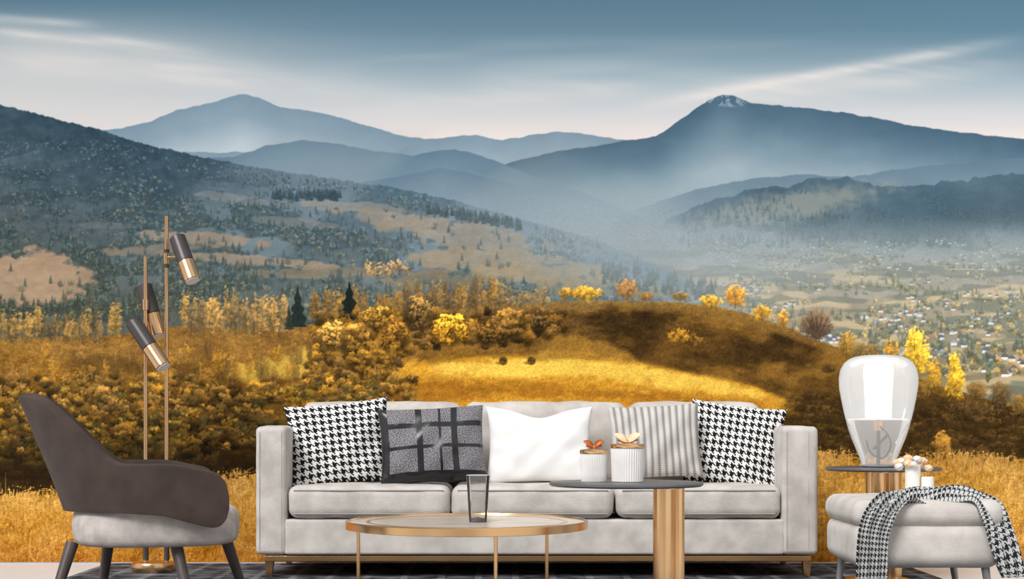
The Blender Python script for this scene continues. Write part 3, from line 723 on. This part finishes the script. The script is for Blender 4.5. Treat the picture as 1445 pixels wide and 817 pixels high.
prof = [(.001, 0), (ra, 0), (ra + .001, .006), (rb, hh), (rb - .003, hh), (ra - .003, .032), (.001, .030)]
tg = lathe('base_body', prof, (gx.x, gx.y, g0), SMOKE, 64, cap=False)
DG = mat('thick_glass_base', (120, 116, 116), .08, .2)
bs_ = lathe('facets', [(ra - .004, .003), (ra - .003, .014), (.001, .018)], (gx.x, gx.y, g0), DG, 24, cap=False)
rimg = lathe('rim', [(rb - .003, hh), (rb - .0015, hh + .0012), (rb + .0002, hh)], (gx.x, gx.y, g0), CERAM, 64, cap=False)
group('glass_tumbler', [tg, bs_, rimg], (gx.x, gx.y, g0))

# ---------------------------------------------------------------- pedestal side tables
def pedestal(name, pcx, py, wpx, d, colpx, r1px, col2px, r2px):
    c = P(pcx, py, d); R = wpx / 2 * S(d); z = c.z; ps = []
    ps.append(lathe('round_top', [(R * .9, z - .014), (R - .006, z - .013), (R, z - .008), (R, z - .003), (R - .004, z)], (c.x, c.y, 0), GREYTOP, 96))
    x1 = P(colpx, 0, d).x; x2 = P(col2px, 0, d).x
    ps.append(lathe('column', [(r1px * S(d), 0), (r1px * S(d), z - .014)], (x1, c.y, 0), GOLD, 64))
    ps.append(lathe('column_side', [(r2px * S(d), 0), (r2px * S(d), z - .014)], (x2, c.y + .01, 0), GOLD, 48))
    ps.append(lathe('column_collar', [(r1px * 1.25 * S(d), z - .022), (r1px * 1.25 * S(d), z - .0135)], (x1 + .01, c.y, 0), GOLD, 48))
    ps.append(lathe('foot_plate', [(R * .55, 0), (R * .55, .010), (R * .54, .012)], (x1, c.y, 0), GOLD, 64))
    return group(name, ps, (c.x, c.y, 0)), c
t1, tc1 = pedestal('pedestal_side_table', 883.5, 680, 217, 5.07, 937, 15.5, 957, 9.5)
t2, tc2 = pedestal('pedestal_side_table.001', 1246.5, 659.5, 161, 6.56, 1237, 15, 1260, 13)

def jar(name, pcx, wpx, htpx, d, scale):
    c = P(pcx, 0, d); z0 = tc1.z; r = wpx / 2 * S(d); h = htpx * S(d); ps = []
    ps.append(lathe('ribbed_body', [(r * .86, 0), (r * .93, .003), (r * .95, h * .3), (r, h)], (c.x, c.y, z0), CERAM, 240, 40, .022))
    ps.append(lathe('gold_lid', [(r * 1.03, h), (r * 1.05, h + .002), (r * 1.05, h + .010), (r * .98, h + .013), (r * .3, h + .016)], (c.x, c.y, z0), GOLD, 64))
    zt_ = z0 + h + .014
    ps.append(lathe('knob', [(.004, 0), (.005, .012), (.002, .014)], (c.x, c.y, zt_), GOLD, 20))
    for k in range(4):
        side = -1 if k % 2 == 0 else 1; up = k < 2
        L = .042 * scale if up else .028 * scale; W = .016 * scale; vs = []; fs = []
        ang = math.radians(30 if up else 8)
        for i in range(9):
            t = i / 8; w = W * math.sin(math.pi * (t ** .8)) ** .8 if 0 < t < 1 else 0
            for j in (-1, 0, 1):
                xx = side * L * t * math.cos(ang); z_ = L * t * math.sin(ang) + .006 * math.sin(t * 3)
                vs.append((c.x + xx - side * j * w * math.sin(ang) * .6, c.y + (k - 1.5) * .003 + j * w * .5, zt_ + .006 + z_ + j * w * .5))
        for i in range(8):
            for j in range(2):
                a = i * 3 + j; fs.append((a, a + 1, a + 4, a + 3))
        o = obj('wing_%d' % (k + 1), vs, fs, ORANGE if scale < 1.1 or k > 1 else PEACH); o.modifiers.new('s', 'SOLIDIFY').thickness = .0015
        ps.append(o)
    return group(name, ps, (c.x, c.y, z0))
jar('ribbed_jar', 838, 38, 40, 5.06, .95)
jar('ribbed_jar.001', 885.5, 47, 48, 5.05, 1.2)

# ---------------------------------------------------------------- balloon table lamp
d = 6.55; s = S(d); c = P(1239.5, 0, d); z0 = tc2.z
zp = lambda py: (658 - py) * s
prof = [(500, 22), (501.5, 32), (505, 41), (511, 48), (520, 53), (532, 55), (545, 54.5), (560, 52), (575, 49), (590, 45.5), (605, 41.5), (618, 37), (630, 32), (642, 27), (650, 24.5), (656, 24)]
up = [(r * s, zp(y)) for y, r in prof if y <= 590][::-1]; lo = [(r * s, zp(y)) for y, r in prof if y >= 590][::-1]
ps = [lathe('glass_upper', up, (c.x, c.y, z0), OPAL, 72, cap=False), lathe('glass_lower', lo, (c.x, c.y, z0), CLEAR, 72, cap=False)]
FROST, nt, b = new_mat('frosted_diffuser'); b.inputs['Base Color'].default_value = rgba((240, 240, 240)); b.inputs['Emission Color'].default_value = (1, .98, .94, 1); b.inputs['Emission Strength'].default_value = .45
ps.append(lathe('glass_cap', [(22 * s, 0), (18 * s, .001)], (c.x, c.y, z0 + zp(500)), OPAL, 48))
ps.append(lathe('inner_diffuser', [(17 * s, zp(588)), (18 * s, zp(560)), (20 * s, zp(520)), (17 * s, zp(508)), (6 * s, zp(505))], (c.x, c.y, z0), FROST, 128, 16, .07))
ps.append(lathe('holder_plate', [(43 * s, zp(591)), (43 * s, zp(589.5)), (10 * s, zp(588.5))], (c.x, c.y, z0), FROST, 48))
ps.append(rod('stem', (c.x, c.y, z0 + .012), (c.x, c.y, z0 + zp(590)), .008, DARKMET))
ps.append(rod('cross_bar', (c.x - .02, c.y, z0 + zp(632)), (c.x + .04, c.y, z0 + zp(612)), .006, DARKMET))
ps.append(rod('lamp_socket', (c.x, c.y, z0 + zp(606)), (c.x, c.y, z0 + zp(592)), .022, PALEGOLD))
ps.append(lathe('metal_base', [(23 * s, .0), (23 * s, .010), (20 * s, .013)], (c.x, c.y, z0), DARKMET, 48))
ps.append(tube_path('cable', [(c.x + .0, c.y - .02, z0 + zp(600)), (c.x + .06, c.y - .03, z0 + zp(615)), (c.x + .02, c.y - .03, z0 + zp(650)), (c.x - .05, c.y - .02, z0 + zp(636)), (c.x - .05, c.y, z0 + zp(620))], .0035, DARKMET))
group('balloon_table_lamp', ps, (c.x, c.y, z0))

# ---------------------------------------------------------------- pouf
pd = 5.65; psx = S(pd); px0 = (1205 - CX) * psx; px1 = (1418 - CX) * psx; py0 = pd - DW; ps = []
zt_ = H - (706 - HY) * psx; zm = H - (742 - HY) * psx; zb_ = H - (803 - HY) * psx
ps.append(softbox('lower_body', px0 + .004, px1 - .004, py0, py0 + .54, zb_, zm + .01, .05, SOFA2, (.004, .004, 0), .001))
ps.append(softbox('top_cushion', px0, px1, py0 - .004, py0 + .544, zm - .004, zt_, .042, SOFA2, (.004, .005, .006), .0015, seed=3))
LEGW = mat('satin_grey_leg', (150, 148, 148), .35, .4)
for k, (a, b_) in enumerate(((.06, .05), (.49, .05), (.49, .48), (.06, .48))):
    sx = -1 if a < .2 else 1
    ps.append(rod('leg_%d' % (k + 1), (px0 + a, py0 + b_, zb_ + .012), (px0 + a + sx * .02, py0 + b_, 0), .016, LEGW, .010))
group('pouf', ps, ((px0 + px1) / 2, py0 + .27, 0))

# throw blanket
A_ = [(1206, 838, 5.60), (1209, 790, 5.60), (1213, 745, 5.60), (1226, 716, 5.62), (1254, 702, 5.80), (1292, 697, 5.9), (1335, 693, 5.92), (1378, 697, 5.9), (1408, 708, 5.84), (1427, 745, 5.74), (1440, 815, 5.70)]
B_ = [(1250, 836, 5.58), (1252, 790, 5.585), (1256, 752, 5.59), (1268, 726, 5.60), (1290, 713, 5.64), (1315, 711, 5.66), (1345, 710, 5.66), (1372, 713, 5.64), (1386, 728, 5.60), (1394, 765, 5.58), (1410, 815, 5.58)]
def cat(pts, t):
    n = len(pts) - 1; f = min(n - 1e-6, t * n); i = int(f); u = f - i
    p = [pts[max(0, i - 1)], pts[i], pts[min(n, i + 1)], pts[min(n, i + 2)]]
    return 0.5 * ((2 * p[1]) + (p[2] - p[0]) * u + (2 * p[0] - 5 * p[1] + 4 * p[2] - p[3]) * u * u + (3 * p[1] - p[0] - 3 * p[2] + p[3]) * u ** 3)
Aw = [P(*q) for q in A_]; Bw = [P(*q) for q in B_]
nu, nv = 180, 48; vs = []; uv = []; fs = []
for i in range(nu + 1):
    t = i / nu; a = cat(Aw, t); b_ = cat(Bw, t); tn = (cat(Aw, min(1, t + .01)) + cat(Bw, min(1, t + .01)) - cat(Aw, max(0, t - .01)) - cat(Bw, max(0, t - .01))).normalized()
    n = (b_ - a).cross(tn).normalized()
    ctr = Vector(((px0 + px1) / 2, py0 + .27, .25))
    if n.dot((a + b_) / 2 - ctr) < 0: n = -n
    for j in range(nv + 1):
        v = j / nv; p = a.lerp(b_, v)
        topw = smooth(.25, .4, t) * (1 - smooth(.65, .8, t))
        amp = .009 + .004 * topw
        p = p + n * (amp * (1 + math.sin(v * 6.28 * 3 + 3 * math.sin(t * 7))) + .004 * math.sin(t * 40 + v * 5) + .010 * topw * math.sin(math.pi * v))
        vs.append(p); uv.append((v * 1.0, t * 6.0))
for i in range(nu):
    for j in range(nv):
        a = i * (nv + 1) + j; fs.append((a, a + 1, a + nv + 2, a + nv + 1))
th = obj('houndstooth_throw_blanket', vs, fs, houndstooth('houndstooth_throw_fabric', 9, 9, (34, 34, 36), (196, 196, 194)), True, uv)
th.modifiers.new('s', 'SOLIDIFY').thickness = .005

# vase with flowers + candle on pouf
d = 6.06; s = S(d); c = P(1288, 0, d); z0 = zt_ + .006; ps = []
ztop = H - (656 - HY) * s - z0
ps.append(lathe('cylinder_vase', [(10.5 * s, 0), (10.8 * s, .003), (10.8 * s, ztop - .002), (9.5 * s, ztop)], (c.x, c.y, z0), CREAM, 40))
rs = np.random.RandomState(4)
def bloom(k, p, R):
    vs = []; fs = []; nu_, nv_ = 28, 16; ph = rs.rand() * 6.28
    for i in range(nv_ + 1):
        th_ = math.pi * i / nv_
        for j in range(nu_):
            a = 2 * math.pi * j / nu_
            ruff = 1 + .16 * math.sin(5 * a + 7 * th_ + ph) * math.sin(th_) + .08 * math.sin(11 * th_ + 3 * a)
            vs.append(p + Vector((math.sin(th_) * math.cos(a), math.sin(th_) * math.sin(a), math.cos(th_) * .78)) * R * ruff)
    for i in range(nv_):
        for j in range(nu_):
            j2 = (j + 1) % nu_; fs.append((i * nu_ + j, (i + 1) * nu_ + j, (i + 1) * nu_ + j2, i * nu_ + j2))
    return obj('bloom_%d' % k, vs, fs, PEACH if k % 3 else CREAM)
for k in range(15):
    xx = -.06 + .12 * (k % 8) / 7 + rs.uniform(-.006, .006)
    off = Vector((xx, rs.uniform(-.04, .03), 0)); off.z = ztop + (.004 if k < 8 else .024) - .018 * (xx / .06) ** 2 + rs.uniform(-.004, .006)
    ps.append(bloom(k, Vector((c.x, c.y, z0)) + off, rs.uniform(.014, .019)))
    if k < 8: ps.append(rod('stem_%d' % k, Vector((c.x, c.y, z0 + ztop - .03)), Vector((c.x, c.y, z0)) + off, .0016, LEAF, seg=8))
group('flower_vase', ps, (c.x, c.y, z0))
c2 = P(1309, 0, 6.03)
ps = [lathe('wax', [(8.5 * s, 0), (8.7 * s, .002), (8.7 * s, .064), (7.5 * s, .066), (.002, .062)], (c2.x, c2.y, z0), CREAM, 32), rod('wick', (c2.x, c2.y, z0 + .06), (c2.x, c2.y, z0 + .072), .001, DARKMET, seg=8)]
group('pillar_candle', ps, (c2.x, c2.y, z0))

# ---------------------------------------------------------------- light
w = bpy.data.worlds.new('studio'); scene.world = w; w.use_nodes = True; nt = w.node_tree
bg = nt.nodes['Background']
tc = nt.nodes.new('ShaderNodeTexCoord'); sp = nt.nodes.new('ShaderNodeSeparateXYZ'); nt.links.new(tc.outputs['Generated'], sp.inputs[0])
az = M(nt, 'ARCTAN2', sp.outputs[0], sp.outputs[1])
wv = M(nt, 'ADD', M(nt, 'MULTIPLY', M(nt, 'SINE', M(nt, 'ADD', M(nt, 'MULTIPLY', az, 3), .6)), .5), .5)
rp = nt.nodes.new('ShaderNodeValToRGB'); rp.color_ramp.elements[0].position = .3; rp.color_ramp.elements[1].position = .75
rp.color_ramp.elements[0].color = (.38, .38, .39, 1); rp.color_ramp.elements[1].color = (1.0, .99, .97, 1)
nt.links.new(wv, rp.inputs[0]); nt.links.new(rp.outputs[0], bg.inputs['Color']); bg.inputs['Strength'].default_value = 0.9
def sun(name, e, ang, rot):
    l = bpy.data.lights.new(name, 'SUN'); l.energy = e; l.angle = math.radians(ang)
    o = bpy.data.objects.new(name, l); o.rotation_euler = [math.radians(a) for a in rot]; scene.collection.objects.link(o)
sun('key_sun', 2.75, 26, (49, 0, -30))

cam = bpy.data.cameras.new('camera'); co_ = bpy.data.objects.new('camera', cam); scene.collection.objects.link(co_)
co_.location = (0, -DW, H); co_.rotation_euler = (math.radians(90), 0, 0)
cam.sensor_width = 36; cam.lens = F / 1445 * 36; cam.shift_y = (HY - 408.5) / 1445
scene.camera = co_
